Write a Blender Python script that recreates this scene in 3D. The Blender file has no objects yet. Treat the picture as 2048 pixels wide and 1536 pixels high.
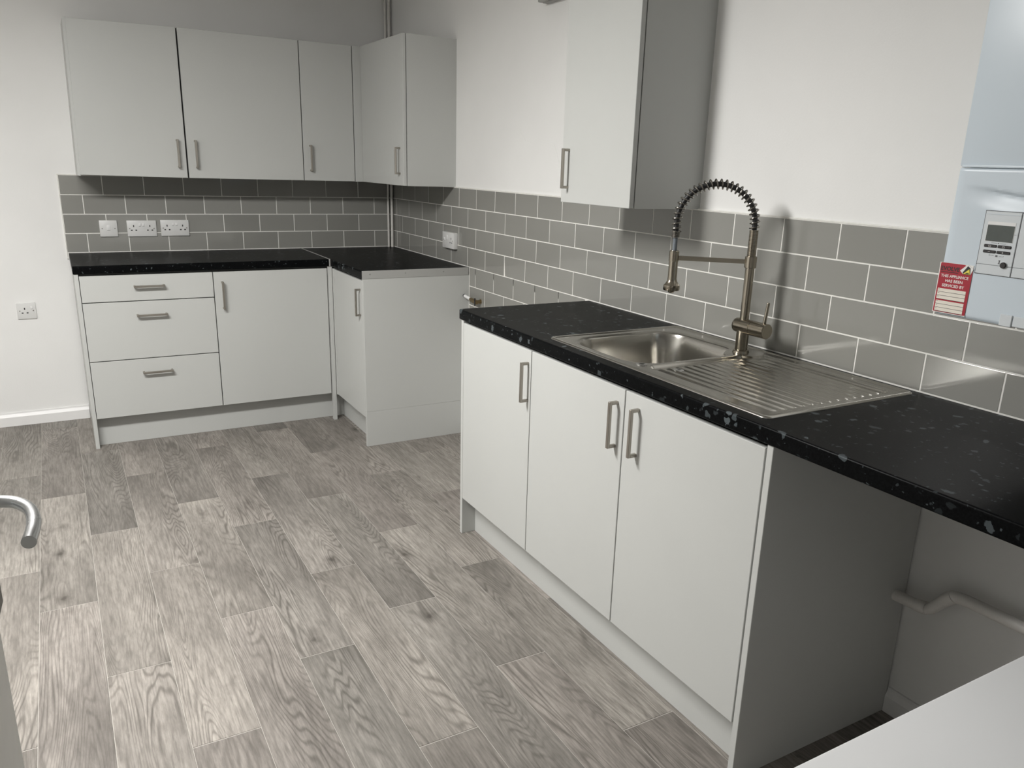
import bpy, bmesh, math, random
from mathutils import Vector, Matrix
random.seed(7)
PI = math.pi
scene = bpy.context.scene
COL = scene.collection

# ------------------------------------------------------------------ camera, world, exposure
cam_data = bpy.data.cameras.new('camera')
cam_data.sensor_fit = 'HORIZONTAL'; cam_data.sensor_width = 36.0
cam_data.lens = 1587.78 / 2048 * 36.0
cam_data.shift_x = -(1060.35 - 1024) / 2048
cam_data.shift_y = (806.02 - 768) / 2048
cam_data.clip_start = 0.02
cam = bpy.data.objects.new('camera', cam_data); COL.objects.link(cam)
cR = Vector((0.863693, -0.502951, 0.032776)); cU = Vector((0.116702, 0.262821, 0.957761)); cF = Vector((0.490321, 0.823386, -0.285693))
m3 = Matrix((cR, cU, -cF)).transposed()
cam.matrix_world = Matrix.Translation((-1.86183, -4.91185, 1.43815)) @ m3.to_4x4()
scene.camera = cam

world = bpy.data.worlds.new('world'); scene.world = world; world.use_nodes = True
world.node_tree.nodes['Background'].inputs[0].default_value = (0.6, 0.65, 0.7, 1)
world.node_tree.nodes['Background'].inputs[1].default_value = 0.05

scene.view_settings.view_transform = 'Standard'
scene.view_settings.look = 'None'
scene.view_settings.gamma = 1.0
scene.view_settings.use_curve_mapping = False
scene.view_settings.exposure = 0.0
LIGHT_STRENGTH = 94.0
LIGHT_POS = (-2.35, -2.55, 2.31)      # ceiling batten centre (diffuser underside)
LIGHT_SIZE = (1.25, 0.30)

# ------------------------------------------------------------------ dimensions (metres); back wall y=0, right wall x=0
H, T, D, DD = 0.916, 0.0385, 0.588, 0.582      # worktop top, thickness, depth, door face
ZB, ZU = 0.154, 0.8685                          # base door bottom / top
PLN = 0.523                                     # plinth face
WD, WZ0, WZ1 = 0.2875, 1.318, 2.045             # wall cupboard door face, bottom, top
ROW, Z0T = 0.0996, 0.9185                       # tile course pitch, first course bottom
CEIL = 2.50

# ------------------------------------------------------------------ material helpers
def new_mat(name):
    m = bpy.data.materials.new(name); m.use_nodes = True
    nt = m.node_tree; b = nt.nodes['Principled BSDF']
    return m, nt, b
def N(nt, typ, **kw):
    n = nt.nodes.new(typ)
    for k, v in kw.items(): setattr(n, k, v)
    return n
def L(nt, a, b): nt.links.new(a, b)
def ramp(nt, stops, interp='LINEAR'):
    r = N(nt, 'ShaderNodeValToRGB'); r.color_ramp.interpolation = interp
    el = r.color_ramp.elements
    while len(el) < len(stops): el.new(0.5)
    for e, (p, c) in zip(el, stops):
        e.position = p; e.color = (c, c, c, 1) if isinstance(c, (int, float)) else (*c, 1)
    return r
def math_node(nt, op, a, b=None, c=None):
    n = N(nt, 'ShaderNodeMath', operation=op)
    for i, v in enumerate((a, b, c)):
        if v is None: continue
        if isinstance(v, (int, float)): n.inputs[i].default_value = v
        else: L(nt, v, n.inputs[i])
    return n.outputs[0]
def mix_col(nt, fac, a, b, blend='MIX'):
    n = N(nt, 'ShaderNodeMix', data_type='RGBA', blend_type=blend)
    for sock, v in ((n.inputs[0], fac), (n.inputs[6], a), (n.inputs[7], b)):
        if isinstance(v, (int, float)): sock.default_value = v
        elif isinstance(v, tuple): sock.default_value = (*v, 1)
        else: L(nt, v, sock)
    return n.outputs[2]
def simple(name, col, rough=0.5, metal=0.0, spec=0.5, noise=0.0, nscale=30.0, bump=0.0, bscale=200.0, coat=0.0):
    m, nt, b = new_mat(name)
    b.inputs['Base Color'].default_value = (*col, 1); b.inputs['Roughness'].default_value = rough
    b.inputs['Metallic'].default_value = metal; b.inputs['Specular IOR Level'].default_value = spec
    if coat: b.inputs['Coat Weight'].default_value = coat
    tc = N(nt, 'ShaderNodeTexCoord')
    if noise:
        n = N(nt, 'ShaderNodeTexNoise'); n.inputs['Scale'].default_value = nscale; n.inputs['Detail'].default_value = 4
        L(nt, tc.outputs['Object'], n.inputs['Vector'])
        r = ramp(nt, [(0.3, tuple(c * (1 - noise) for c in col)), (0.7, tuple(min(1, c * (1 + noise)) for c in col))])
        L(nt, n.outputs['Fac'], r.inputs[0]); L(nt, r.outputs[0], b.inputs['Base Color'])
    if bump:
        n2 = N(nt, 'ShaderNodeTexNoise'); n2.inputs['Scale'].default_value = bscale; n2.inputs['Detail'].default_value = 3
        L(nt, tc.outputs['Object'], n2.inputs['Vector'])
        bp = N(nt, 'ShaderNodeBump'); bp.inputs['Strength'].default_value = bump; bp.inputs['Distance'].default_value = 0.002
        L(nt, n2.outputs['Fac'], bp.inputs['Height']); L(nt, bp.outputs[0], b.inputs['Normal'])
    return m
def brushed(name, col, rough, stretch=(8, 8, 400), bump=0.15, metal=1.0):
    m, nt, b = new_mat(name)
    b.inputs['Metallic'].default_value = metal; b.inputs['Base Color'].default_value = (*col, 1)
    tc = N(nt, 'ShaderNodeTexCoord'); mp = N(nt, 'ShaderNodeMapping'); mp.inputs['Scale'].default_value = stretch
    n = N(nt, 'ShaderNodeTexNoise'); n.inputs['Scale'].default_value = 4; n.inputs['Detail'].default_value = 5
    L(nt, tc.outputs['Object'], mp.inputs[0]); L(nt, mp.outputs[0], n.inputs['Vector'])
    r = ramp(nt, [(0.3, max(0.02, rough - 0.07)), (0.7, rough + 0.07)]); L(nt, n.outputs['Fac'], r.inputs[0]); L(nt, r.outputs[0], b.inputs['Roughness'])
    bp = N(nt, 'ShaderNodeBump'); bp.inputs['Strength'].default_value = bump; bp.inputs['Distance'].default_value = 0.0004
    L(nt, n.outputs['Fac'], bp.inputs['Height']); L(nt, bp.outputs[0], b.inputs['Normal'])
    return m

def mat_worktop():
    m, nt, b = new_mat('black_speckled_laminate')
    tc = N(nt, 'ShaderNodeTexCoord')
    wn = N(nt, 'ShaderNodeTexNoise'); wn.inputs['Scale'].default_value = 35; wn.inputs['Detail'].default_value = 3
    L(nt, tc.outputs['Object'], wn.inputs['Vector'])
    sub = N(nt, 'ShaderNodeVectorMath', operation='SUBTRACT'); sub.inputs[1].default_value = (0.5, 0.5, 0.5); L(nt, wn.outputs['Color'], sub.inputs[0])
    sc = N(nt, 'ShaderNodeVectorMath', operation='SCALE'); sc.inputs['Scale'].default_value = 0.036; L(nt, sub.outputs[0], sc.inputs[0])
    ad = N(nt, 'ShaderNodeVectorMath', operation='ADD'); L(nt, tc.outputs['Object'], ad.inputs[0]); L(nt, sc.outputs[0], ad.inputs[1])
    def flakes(scale, radius, keep, vec):
        v = N(nt, 'ShaderNodeTexVoronoi'); v.inputs['Scale'].default_value = scale; L(nt, vec, v.inputs['Vector'])
        sep = N(nt, 'ShaderNodeSeparateColor'); L(nt, v.outputs['Color'], sep.inputs[0])
        k = math_node(nt, 'GREATER_THAN', sep.outputs[0], 1 - keep)
        rad = math_node(nt, 'MULTIPLY', sep.outputs[1], radius)
        d = math_node(nt, 'SUBTRACT', rad, v.outputs['Distance'])
        e = math_node(nt, 'MULTIPLY', d, 14); e2 = N(nt, 'ShaderNodeClamp'); L(nt, e, e2.inputs[0])
        return math_node(nt, 'MULTIPLY', math_node(nt, 'MULTIPLY', e2.outputs[0], k), sep.outputs[2])
    f1 = flakes(44, 0.52, 0.30, ad.outputs[0]); f2 = flakes(105, 0.45, 0.30, ad.outputs[0])
    tot = math_node(nt, 'MAXIMUM', f1, math_node(nt, 'MULTIPLY', f2, 0.6))
    fine = N(nt, 'ShaderNodeTexNoise'); fine.inputs['Scale'].default_value = 260; L(nt, tc.outputs['Object'], fine.inputs['Vector'])
    base = ramp(nt, [(0.35, (0.002, 0.0022, 0.0024)), (0.8, (0.006, 0.0066, 0.007))]); L(nt, fine.outputs['Fac'], base.inputs[0])
    L(nt, mix_col(nt, tot, base.outputs[0], (0.088, 0.102, 0.108)), b.inputs['Base Color'])
    b.inputs['Roughness'].default_value = 0.34; b.inputs['Specular IOR Level'].default_value = 0.04
    bp = N(nt, 'ShaderNodeBump'); bp.inputs['Strength'].default_value = 0.05; bp.inputs['Distance'].default_value = 0.001
    L(nt, fine.outputs['Fac'], bp.inputs['Height']); L(nt, bp.outputs[0], b.inputs['Normal'])
    return m

def mat_plank():
    m, nt, b = new_mat('grey_oak_vinyl')
    tc = N(nt, 'ShaderNodeTexCoord'); oi = N(nt, 'ShaderNodeObjectInfo')
    off = N(nt, 'ShaderNodeCombineXYZ')
    L(nt, math_node(nt, 'MULTIPLY', oi.outputs['Random'], 61.0), off.inputs[0])
    L(nt, math_node(nt, 'MULTIPLY', oi.outputs['Random'], 173.0), off.inputs[1])
    base = N(nt, 'ShaderNodeVectorMath', operation='ADD'); L(nt, tc.outputs['Object'], base.inputs[0]); L(nt, off.outputs[0], base.inputs[1])
    def noise(scale3, scale=1.0, detail=2.0, dist=0.0, rough=0.5):
        mp = N(nt, 'ShaderNodeMapping'); mp.inputs['Scale'].default_value = scale3; L(nt, base.outputs[0], mp.inputs[0])
        n = N(nt, 'ShaderNodeTexNoise'); n.inputs['Scale'].default_value = scale; n.inputs['Detail'].default_value = detail
        n.inputs['Distortion'].default_value = dist; n.inputs['Roughness'].default_value = rough
        L(nt, mp.outputs[0], n.inputs['Vector']); return n.outputs['Fac']
    # cathedral figure: contour lines of a stretched noise field
    fld = noise((5.5, 0.62, 1), 1.0, 2.4, 0.25, 0.42)
    s = math_node(nt, 'SINE', math_node(nt, 'MULTIPLY', fld, 330.0))
    ring = ramp(nt, [(0.0, 0.0), (0.22, 0.55), (0.55, 1.0)]); L(nt, math_node(nt, 'MULTIPLY_ADD', s, 0.5, 0.5), ring.inputs[0])
    pores = ramp(nt, [(0.36, 0.0), (0.60, 1.0)]); L(nt, noise((130, 9, 1), 1.0, 4.0, 0.3, 0.6), pores.inputs[0])
    streak = ramp(nt, [(0.30, 0.0), (0.70, 1.0)]); L(nt, noise((40, 1.6, 1), 1.0, 5.0, 0.4, 0.6), streak.inputs[0])
    blot = noise((5.0, 2.0, 1), 1.0, 2.5, 0.3, 0.5)
    mott = noise((60, 12, 1), 1.0, 5.0, 0.2, 0.7)
    ringmask = ramp(nt, [(0.40, 0.12), (0.62, 1.0)]); L(nt, noise((7, 1.3, 1), 1.0, 1.5), ringmask.inputs[0])
    light = (0.375, 0.350, 0.319); mid = (0.185, 0.172, 0.156); dark = (0.078, 0.070, 0.061)
    scol = N(nt, 'ShaderNodeSeparateColor'); L(nt, oi.outputs['Color'], scol.inputs[0])
    sxyz = N(nt, 'ShaderNodeSeparateXYZ'); L(nt, tc.outputs['Object'], sxyz.inputs[0])
    # printed shading of each board runs from one end to the other
    grad = math_node(nt, 'MULTIPLY', math_node(nt, 'MULTIPLY', math_node(nt, 'SUBTRACT', scol.outputs[0], 0.5), sxyz.outputs[1]), -0.80)
    tone = ramp(nt, [(0.20, 0.0), (0.74, 1.0)]); L(nt, math_node(nt, 'ADD', blot, grad), tone.inputs[0])
    c = mix_col(nt, tone.outputs[0], mid, light)
    rfac = math_node(nt, 'MULTIPLY', math_node(nt, 'MULTIPLY', math_node(nt, 'SUBTRACT', 1.0, ring.outputs[0]), ringmask.outputs[0]), 0.62)
    c = mix_col(nt, rfac, c, dark)
    c = mix_col(nt, math_node(nt, 'MULTIPLY', math_node(nt, 'SUBTRACT', 1.0, pores.outputs[0]), 0.44), c, dark)
    c = mix_col(nt, math_node(nt, 'MULTIPLY', math_node(nt, 'SUBTRACT', 1.0, streak.outputs[0]), 0.28), c, dark)
    mt = ramp(nt, [(0.3, 0.80), (0.7, 1.20)]); L(nt, mott, mt.inputs[0])
    c = mix_col(nt, 1.0, c, mt.outputs[0], 'MULTIPLY')
    # knots
    mpk = N(nt, 'ShaderNodeMapping'); mpk.inputs['Scale'].default_value = (8.5, 4.6, 0.0); L(nt, base.outputs[0], mpk.inputs[0])
    wob = N(nt, 'ShaderNodeTexNoise'); wob.inputs['Scale'].default_value = 30; L(nt, base.outputs[0], wob.inputs['Vector'])
    vk = N(nt, 'ShaderNodeTexVoronoi'); vk.inputs['Scale'].default_value = 1.0; L(nt, mpk.outputs[0], vk.inputs['Vector'])
    sk = N(nt, 'ShaderNodeSeparateColor'); L(nt, vk.outputs['Color'], sk.inputs[0])
    kd = math_node(nt, 'ADD', vk.outputs['Distance'], math_node(nt, 'MULTIPLY', math_node(nt, 'SUBTRACT', wob.outputs['Fac'], 0.5), 0.22))
    kr = ramp(nt, [(0.03, 1.0), (0.09, 0.55), (0.26, 0.0)]); L(nt, kd, kr.inputs[0])
    kf = math_node(nt, 'MULTIPLY', math_node(nt, 'MULTIPLY', kr.outputs[0], math_node(nt, 'GREATER_THAN', sk.outputs[0], 0.60)), 0.85)
    c = mix_col(nt, kf, c, (0.055, 0.048, 0.041))
    # plank-to-plank shade, with a slight pink or green cast
    pr = ramp(nt, [(0.0, (0.90, 0.905, 0.895)), (0.35, (1.0, 0.97, 0.965)), (0.7, (1.02, 1.015, 1.0)), (1.0, (1.08, 1.06, 1.045))]); L(nt, scol.outputs[1], pr.inputs[0])
    c = mix_col(nt, 1.0, c, pr.outputs[0], 'MULTIPLY')
    L(nt, c, b.inputs['Base Color'])
    b.inputs['Roughness'].default_value = 0.52; b.inputs['Specular IOR Level'].default_value = 0.35
    bp = N(nt, 'ShaderNodeBump'); bp.inputs['Strength'].default_value = 0.12; bp.inputs['Distance'].default_value = 0.0006
    L(nt, pores.outputs[0], bp.inputs['Height']); L(nt, bp.outputs[0], b.inputs['Normal'])
    return m

def mat_tile():
    m, nt, b = new_mat('glazed_grey_tile')
    oi = N(nt, 'ShaderNodeObjectInfo'); tc = N(nt, 'ShaderNodeTexCoord')
    r = ramp(nt, [(0.0, (0.255, 0.253, 0.233)), (1.0, (0.285, 0.283, 0.262))]); L(nt, oi.outputs['Random'], r.inputs[0])
    L(nt, r.outputs[0], b.inputs['Base Color'])
    b.inputs['Roughness'].default_value = 0.09; b.inputs['Specular IOR Level'].default_value = 0.5
    ad = N(nt, 'ShaderNodeVectorMath', operation='ADD'); L(nt, tc.outputs['Object'], ad.inputs[0]); L(nt, oi.outputs['Location'], ad.inputs[1])
    n = N(nt, 'ShaderNodeTexNoise'); n.inputs['Scale'].default_value = 9; n.inputs['Detail'].default_value = 1; L(nt, ad.outputs[0], n.inputs['Vector'])
    bp = N(nt, 'ShaderNodeBump'); bp.inputs['Strength'].default_value = 0.10; bp.inputs['Distance'].default_value = 0.004
    L(nt, n.outputs['Fac'], bp.inputs['Height']); L(nt, bp.outputs[0], b.inputs['Normal'])
    return m

def mat_emit(name, col, strength):
    m, nt, b = new_mat(name)
    b.inputs['Base Color'].default_value = (0.9, 0.9, 0.9, 1)
    b.inputs['Emission Color'].default_value = (*col, 1); b.inputs['Emission Strength'].default_value = strength
    return m

M = {}
M['wall'] = simple('white_wall_paint', (0.80, 0.798, 0.782), 0.75, noise=0.02, nscale=2.5, bump=0.12, bscale=140)
M['ceiling'] = simple('white_ceiling_paint', (0.78, 0.78, 0.76), 0.9, bump=0.05, bscale=120)
M['grout'] = simple('white_grout', (0.80, 0.79, 0.75), 0.8, noise=0.04, nscale=60)
M['tile'] = mat_tile()
M['plank'] = mat_plank()
M['subfloor'] = simple('pale_floor_joint', (0.44, 0.415, 0.38), 0.8, noise=0.06)
M['cabinet'] = simple('light_grey_melamine', (0.505, 0.512, 0.494), 0.42, spec=0.4, noise=0.012, nscale=3, bump=0.04, bscale=600)
M['carcass'] = simple('gap_shade_board', (0.075, 0.075, 0.073), 0.6, noise=0.02)  # board coloured dark to stand in for shade in the door and drawer gaps
M['edge'] = simple('pale_board_edging', (0.62, 0.625, 0.60), 0.45, noise=0.01)
M['dark_gap'] = simple('dark_cabinet_interior', (0.05, 0.05, 0.048), 0.8, noise=0.05)
M['worktop'] = mat_worktop()
M['nickel'] = brushed('satin_nickel', (0.40, 0.375, 0.335), 0.42, (3, 3, 3), 0.0)
M['tap'] = simple('brushed_warm_nickel', (0.36, 0.325, 0.265), 0.21, metal=1.0, noise=0.02)
M['tap_dark'] = brushed('dark_spring_steel', (0.28, 0.265, 0.24), 0.24, (6, 6, 6), 0.0)
M['hose'] = simple('grey_blue_hose', (0.15, 0.17, 0.19), 0.45, noise=0.1, nscale=200)
M['black_hose'] = simple('black_rubber_hose', (0.02, 0.02, 0.02), 0.5, noise=0.1)
M['steel'] = simple('stainless_sink_steel', (0.50, 0.485, 0.45), 0.21, metal=1.0, noise=0.02, nscale=6)
M['chrome'] = brushed('polished_chrome', (0.75, 0.75, 0.75), 0.14, (5, 5, 5), 0.0)
M['aluminium'] = brushed('brushed_aluminium_trim', (0.46, 0.46, 0.445), 0.45, (90, 6, 6), 0.0, 0.35)
M['lever'] = brushed('satin_chrome_lever', (0.72, 0.73, 0.74), 0.27, (3, 3, 3), 0.0)
M['plastic'] = simple('white_socket_plastic', (0.70, 0.70, 0.685), 0.32, noise=0.01)
M['rocker'] = simple('white_switch_rocker', (0.78, 0.78, 0.77), 0.28, noise=0.01)
M['black'] = simple('black_hole', (0.012, 0.012, 0.012), 0.6, noise=0.05)
M['screw'] = brushed('plated_screw', (0.35, 0.34, 0.32), 0.35, (80, 80, 80))
M['boiler'] = simple('boiler_white_enamel', (0.585, 0.655, 0.71), 0.33, spec=0.5, noise=0.008, nscale=4)
M['boiler_panel'] = simple('boiler_panel_plastic', (0.62, 0.655, 0.675), 0.4, noise=0.008)
M['lcd'] = simple('lcd_screen', (0.070, 0.082, 0.075), 0.22, noise=0.06, nscale=90)
M['print_grey'] = simple('dark_grey_print', (0.07, 0.07, 0.075), 0.5, noise=0.02)
M['print_white'] = simple('white_print', (0.80, 0.78, 0.75), 0.5, noise=0.02)
M['print_black'] = simple('black_print', (0.018, 0.015, 0.015), 0.5, noise=0.02)
M['sticker_red'] = simple('red_sticker_paper', (0.36, 0.010, 0.026), 0.4, noise=0.04, nscale=60)
M['cream'] = simple('cream_form_boxes', (0.78, 0.73, 0.64), 0.55, noise=0.02)
M['yellow'] = simple('yellow_print', (0.80, 0.68, 0.08), 0.5, noise=0.02)
M['pipe'] = simple('painted_white_pipe', (0.72, 0.70, 0.665), 0.45, noise=0.05, nscale=25, bump=0.1, bscale=90)
M['skirting'] = simple('white_gloss_skirting', (0.80, 0.795, 0.785), 0.35, noise=0.01)
M['white_gloss'] = simple('white_appliance_enamel', (0.78, 0.785, 0.79), 0.35, noise=0.012, nscale=6)
M['door_paint'] = simple('white_door_paint', (0.74, 0.735, 0.70), 0.45, noise=0.02)
M['brass'] = brushed('aged_brass', (0.30, 0.23, 0.13), 0.35, (60, 60, 60))
M['grey_plastic'] = simple('grey_box_plastic', (0.36, 0.36, 0.345), 0.5, noise=0.03)
M['lock_grey'] = simple('dark_grey_lock_metal', (0.07, 0.07, 0.065), 0.4, metal=0.6, noise=0.05)
M['lamp'] = mat_emit('lamp_diffuser', (1.0, 0.988, 0.968), LIGHT_STRENGTH)

# ------------------------------------------------------------------ geometry helpers
def box(bm, x0, x1, y0, y1, z0, z1, bev=0.0, seg=1):
    x0, x1 = min(x0, x1), max(x0, x1); y0, y1 = min(y0, y1), max(y0, y1); z0, z1 = min(z0, z1), max(z0, z1)
    v = [bm.verts.new((x, y, z)) for x in (x0, x1) for y in (y0, y1) for z in (z0, z1)]
    fs = [bm.faces.new([v[i] for i in f]) for f in ((0, 1, 3, 2), (4, 6, 7, 5), (0, 4, 5, 1), (2, 3, 7, 6), (0, 2, 6, 4), (1, 5, 7, 3))]
    if bev > 0:
        es = list({e for f in fs for e in f.edges})
        bmesh.ops.bevel(bm, geom=es, offset=bev, segments=seg, profile=0.5, affect='EDGES')
    return v
def prism(bm, pts, axis, a0, a1):
    """extrude a 2-D polygon along an axis; pts are the two other coordinates in xyz order"""
    def P(p, a):
        return {'x': (a, p[0], p[1]), 'y': (p[0], a, p[1]), 'z': (p[0], p[1], a)}[axis]
    A = [bm.verts.new(P(p, a0)) for p in pts]; B = [bm.verts.new(P(p, a1)) for p in pts]
    n = len(pts)
    bm.faces.new(A); bm.faces.new(B[::-1])
    for i in range(n): bm.faces.new((A[i], A[(i + 1) % n], B[(i + 1) % n], B[i])[::-1])
def lathe(bm, origin, axis, prof, seg=32, caps=True):
    """prof = [(distance along axis, radius)]"""
    ax = Vector(axis).normalized(); o = Vector(origin)
    u = ax.orthogonal().normalized(); w = ax.cross(u)
    rings = []
    for d, r in prof:
        rings.append([bm.verts.new(o + ax * d + (u * math.cos(2 * PI * k / seg) + w * math.sin(2 * PI * k / seg)) * r) for k in range(seg)])
    for a, b in zip(rings, rings[1:]):
        for k in range(seg): bm.faces.new((a[k], a[(k + 1) % seg], b[(k + 1) % seg], b[k]))
    if caps:
        bm.faces.new(rings[0][::-1]); bm.faces.new(rings[-1])
def tube(bm, pts, r, seg=10, caps=True):
    pts = [Vector(p) for p in pts]
    rr = r if isinstance(r, (list, tuple)) else [r] * len(pts)
    t0 = (pts[1] - pts[0]).normalized(); u = t0.orthogonal().normalized(); rings = []
    for i, p in enumerate(pts):
        t = (pts[min(i + 1, len(pts) - 1)] - pts[max(i - 1, 0)]).normalized()
        u = (u - t * u.dot(t)).normalized(); w = t.cross(u)
        rings.append([bm.verts.new(p + (u * math.cos(2 * PI * k / seg) + w * math.sin(2 * PI * k / seg)) * rr[i]) for k in range(seg)])
    for a, b in zip(rings, rings[1:]):
        for k in range(seg): bm.faces.new((a[k], a[(k + 1) % seg], b[(k + 1) % seg], b[k]))
    if caps:
        bm.faces.new(rings[0][::-1]); bm.faces.new(rings[-1])
def smooth_path(pts, n=8):
    """Catmull-Rom through points"""
    P = [Vector(p) for p in pts]; P = [P[0] * 2 - P[1]] + P + [P[-1] * 2 - P[-2]]; out = []
    for i in range(1, len(P) - 2):
        for k in range(n):
            t = k / n; a, b, c, d = P[i - 1], P[i], P[i + 1], P[i + 2]
            out.append(0.5 * ((2 * b) + (c - a) * t + (2 * a - 5 * b + 4 * c - d) * t * t + (3 * b - a - 3 * c + d) * t ** 3))
    out.append(P[-2]); return out
def origin_of(o):
    v = Vector((0, 0, 0))
    while o is not None:
        v += o.location; o = o.parent
    return v
def obj(name, bm, mat, parent=None, smooth=False, loc=None):
    """link a bmesh written in world coordinates as one mesh object under parent"""
    bmesh.ops.recalc_face_normals(bm, faces=bm.faces)
    off = origin_of(parent)
    l = Vector((0, 0, 0)) if loc is None else Vector(loc) - off
    bmesh.ops.translate(bm, verts=bm.verts, vec=-(off + l))
    me = bpy.data.meshes.new(name); bm.to_mesh(me); bm.free()
    if smooth:
        for p in me.polygons: p.use_smooth = True
        if smooth != 'all': me.set_sharp_from_angle(angle=math.radians(38))
    me.materials.append(M[mat] if isinstance(mat, str) else mat)
    o = bpy.data.objects.new(name, me); COL.objects.link(o)
    o.location = l
    if parent is not None: o.parent = parent
    return o
def tag(o, label, cat, group=None, kind=None):
    o['label'] = label; o['category'] = cat
    if group: o['group'] = group
    if kind: o['kind'] = kind
    return o
def thing(name, label, cat, loc, group=None, kind=None):
    o = bpy.data.objects.new(name, None); COL.objects.link(o); o.location = loc
    o.empty_display_size = 0.05
    return tag(o, label, cat, group, kind)
def bobj(name, mat, parent, *dims, bev=0.0, seg=1, smooth=False, loc=None):
    bm = bmesh.new(); box(bm, *dims, bev=bev, seg=seg); return obj(name, bm, mat, parent, smooth, loc)

# ================================================================== THE ROOM
XL_ROOM, YF_ROOM = -4.2, -7.4
WS = 0.008                                              # plaster sits behind the tile face
wb = bobj('wall_back', 'wall', None, XL_ROOM, 0.15, WS, 0.15, -0.05, CEIL + 0.05)
tag(wb, 'white painted wall behind the corner cupboards, with grey brick-laid tiles', 'wall', kind='structure')
wr = bobj('wall_right', 'wall', None, WS, 0.15, YF_ROOM, WS, -0.05, CEIL + 0.05)
tag(wr, 'white painted wall behind the sink and boiler, with grey brick-laid tiles', 'wall', kind='structure')
wl = bobj('wall_left', 'wall', None, XL_ROOM - 0.12, XL_ROOM, YF_ROOM, 0.15, -0.05, CEIL + 0.05)
tag(wl, 'plain white painted wall opposite the sink wall', 'wall', kind='structure')
wf = bobj('wall_front', 'wall', None, XL_ROOM - 0.12, 0.15, YF_ROOM - 0.12, YF_ROOM, -0.05, CEIL + 0.05)
tag(wf, 'plain white painted wall facing the corner cupboards', 'wall', kind='structure')
ce = bobj('ceiling', 'ceiling', None, XL_ROOM - 0.12, 0.15, YF_ROOM - 0.12, 0.15, CEIL, CEIL + 0.08)
tag(ce, 'flat white painted ceiling above the kitchen', 'ceiling', kind='structure')
fl = bobj('floor', 'subfloor', None, XL_ROOM - 0.12, WS, YF_ROOM - 0.12, WS, -0.05, -0.0012)
tag(fl, 'grey oak plank flooring across the kitchen', 'floor', kind='structure')

# planks: columns run along y, joints staggered as in the photograph
PW, PLEN = 0.1684, 1.0125
col_joint = {-2: -0.36, -1: -0.85, 0: -1.161, 1: -0.617, 2: -1.033, 3: -0.445, 4: -0.779, 5: -0.285, 6: -0.635, 7: -1.085, 8: -0.48, 9: -0.82, 10: -0.30, 11: -0.70, 12: -0.2}
PRINT = {-1: 1, 0: -1, 1: -1, 2: 1, 3: -1, 4: 1, 5: 1, 6: -1, 7: -1, 8: 1}     # which end of the printed board is the darker one
plank_cache = {}
def plank_mesh(w, l):
    k = (round(w, 3), round(l, 3))
    if k not in plank_cache:
        bm = bmesh.new(); g = 0.0008; ge = 0.0016
        box(bm, -w / 2 + g, w / 2 - g, -l / 2 + ge, l / 2 - ge, -0.003, 0.0, bev=0.0006)
        bmesh.ops.recalc_face_normals(bm, faces=bm.faces)
        me = bpy.data.meshes.new('plank'); bm.to_mesh(me); bm.free(); me.materials.append(M['plank']); plank_cache[k] = me
    return plank_cache[k]
for c in range(-13, 13):
    xa = -2.053 + PW * c; xb = xa + PW
    xa, xb = max(xa, XL_ROOM), min(xb, 0.0)
    if xb - xa < 0.02: continue
    j = col_joint.get(c, -((c * 0.377) % 1.0))
    y = j + PLEN * 2
    while y > YF_ROOM:
        y1, y0 = min(y, 0.0), max(y - PLEN, YF_ROOM)
        if y1 - y0 > 0.02:
            o = bpy.data.objects.new('plank', plank_mesh(xb - xa, y1 - y0)); COL.objects.link(o)
            o.parent = fl; o.location = ((xa + xb) / 2, (y0 + y1) / 2, 0.0)
            g_ = PRINT.get(c, 1 if c % 2 else -1) * random.uniform(0.75, 1.1)
            o.color = (0.5 + 0.42 * g_, random.random(), random.random(), 1)
        y -= PLEN

# tiles
TJ = 0.0040
tile_cache = {}
def tile_mesh(w, h, axis):
    k = (round(w, 4), round(h, 4), axis)
    if k not in tile_cache:
        bm = bmesh.new()
        if axis == 'y': box(bm, -w / 2, w / 2, 0, 0.0065, -h / 2, h / 2, bev=0.0007, seg=2)
        else: box(bm, 0, 0.0065, -w / 2, w / 2, -h / 2, h / 2, bev=0.0007, seg=2)
        bmesh.ops.recalc_face_normals(bm, faces=bm.faces)
        me = bpy.data.meshes.new('tile'); bm.to_mesh(me); bm.free(); me.materials.append(M['tile']); tile_cache[k] = me
    return tile_cache[k]
def course(wall, axis, row, start, pitch, lo, hi):
    """lay one course; lo..hi is the run along the wall"""
    z0 = Z0T + row * ROW; h = ROW - TJ
    k = math.floor((lo - start) / pitch) - 1
    while True:
        a = start + k * pitch; b = a + pitch; k += 1
        if a > hi: break
        a2, b2 = max(a + TJ / 2, lo), min(b - TJ / 2, hi)
        if b2 - a2 < 0.008: continue
        o = bpy.data.objects.new('tile', tile_mesh(b2 - a2, h, axis)); COL.objects.link(o); o.parent = wall
        mid = (a2 + b2) / 2; zc = z0 + h / 2 + TJ * 0.4
        tx, tz = random.gauss(0, 0.0016), random.gauss(0, 0.0016)
        dep = random.uniform(-0.0002, 0.0002)
        if axis == 'y': o.location = (mid, dep, zc); o.rotation_euler = (tx, 0, tz)
        else: o.location = (dep, mid, zc); o.rotation_euler = (0, tx, tz)
for r in range(4):
    course(wb, 'y', r, (-1.722 if r % 2 == 0 else -1.6235), 0.1998, -1.8225, -0.006)
    course(wr, 'x', r, (-1.0855 if r % 2 == 0 else -0.9775), 0.2035, -5.2, -0.006)
for r in (-1, -2, -3):
    course(wr, 'x', r, (-1.0855 if r % 2 == 0 else -0.9775), 0.2035, -2.2, -1.114)
bm = bmesh.new()
box(bm, -1.827, 0.0, 0.0007, WS + 0.001, H - 0.03, Z0T + 4 * ROW + 0.0005)
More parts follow.
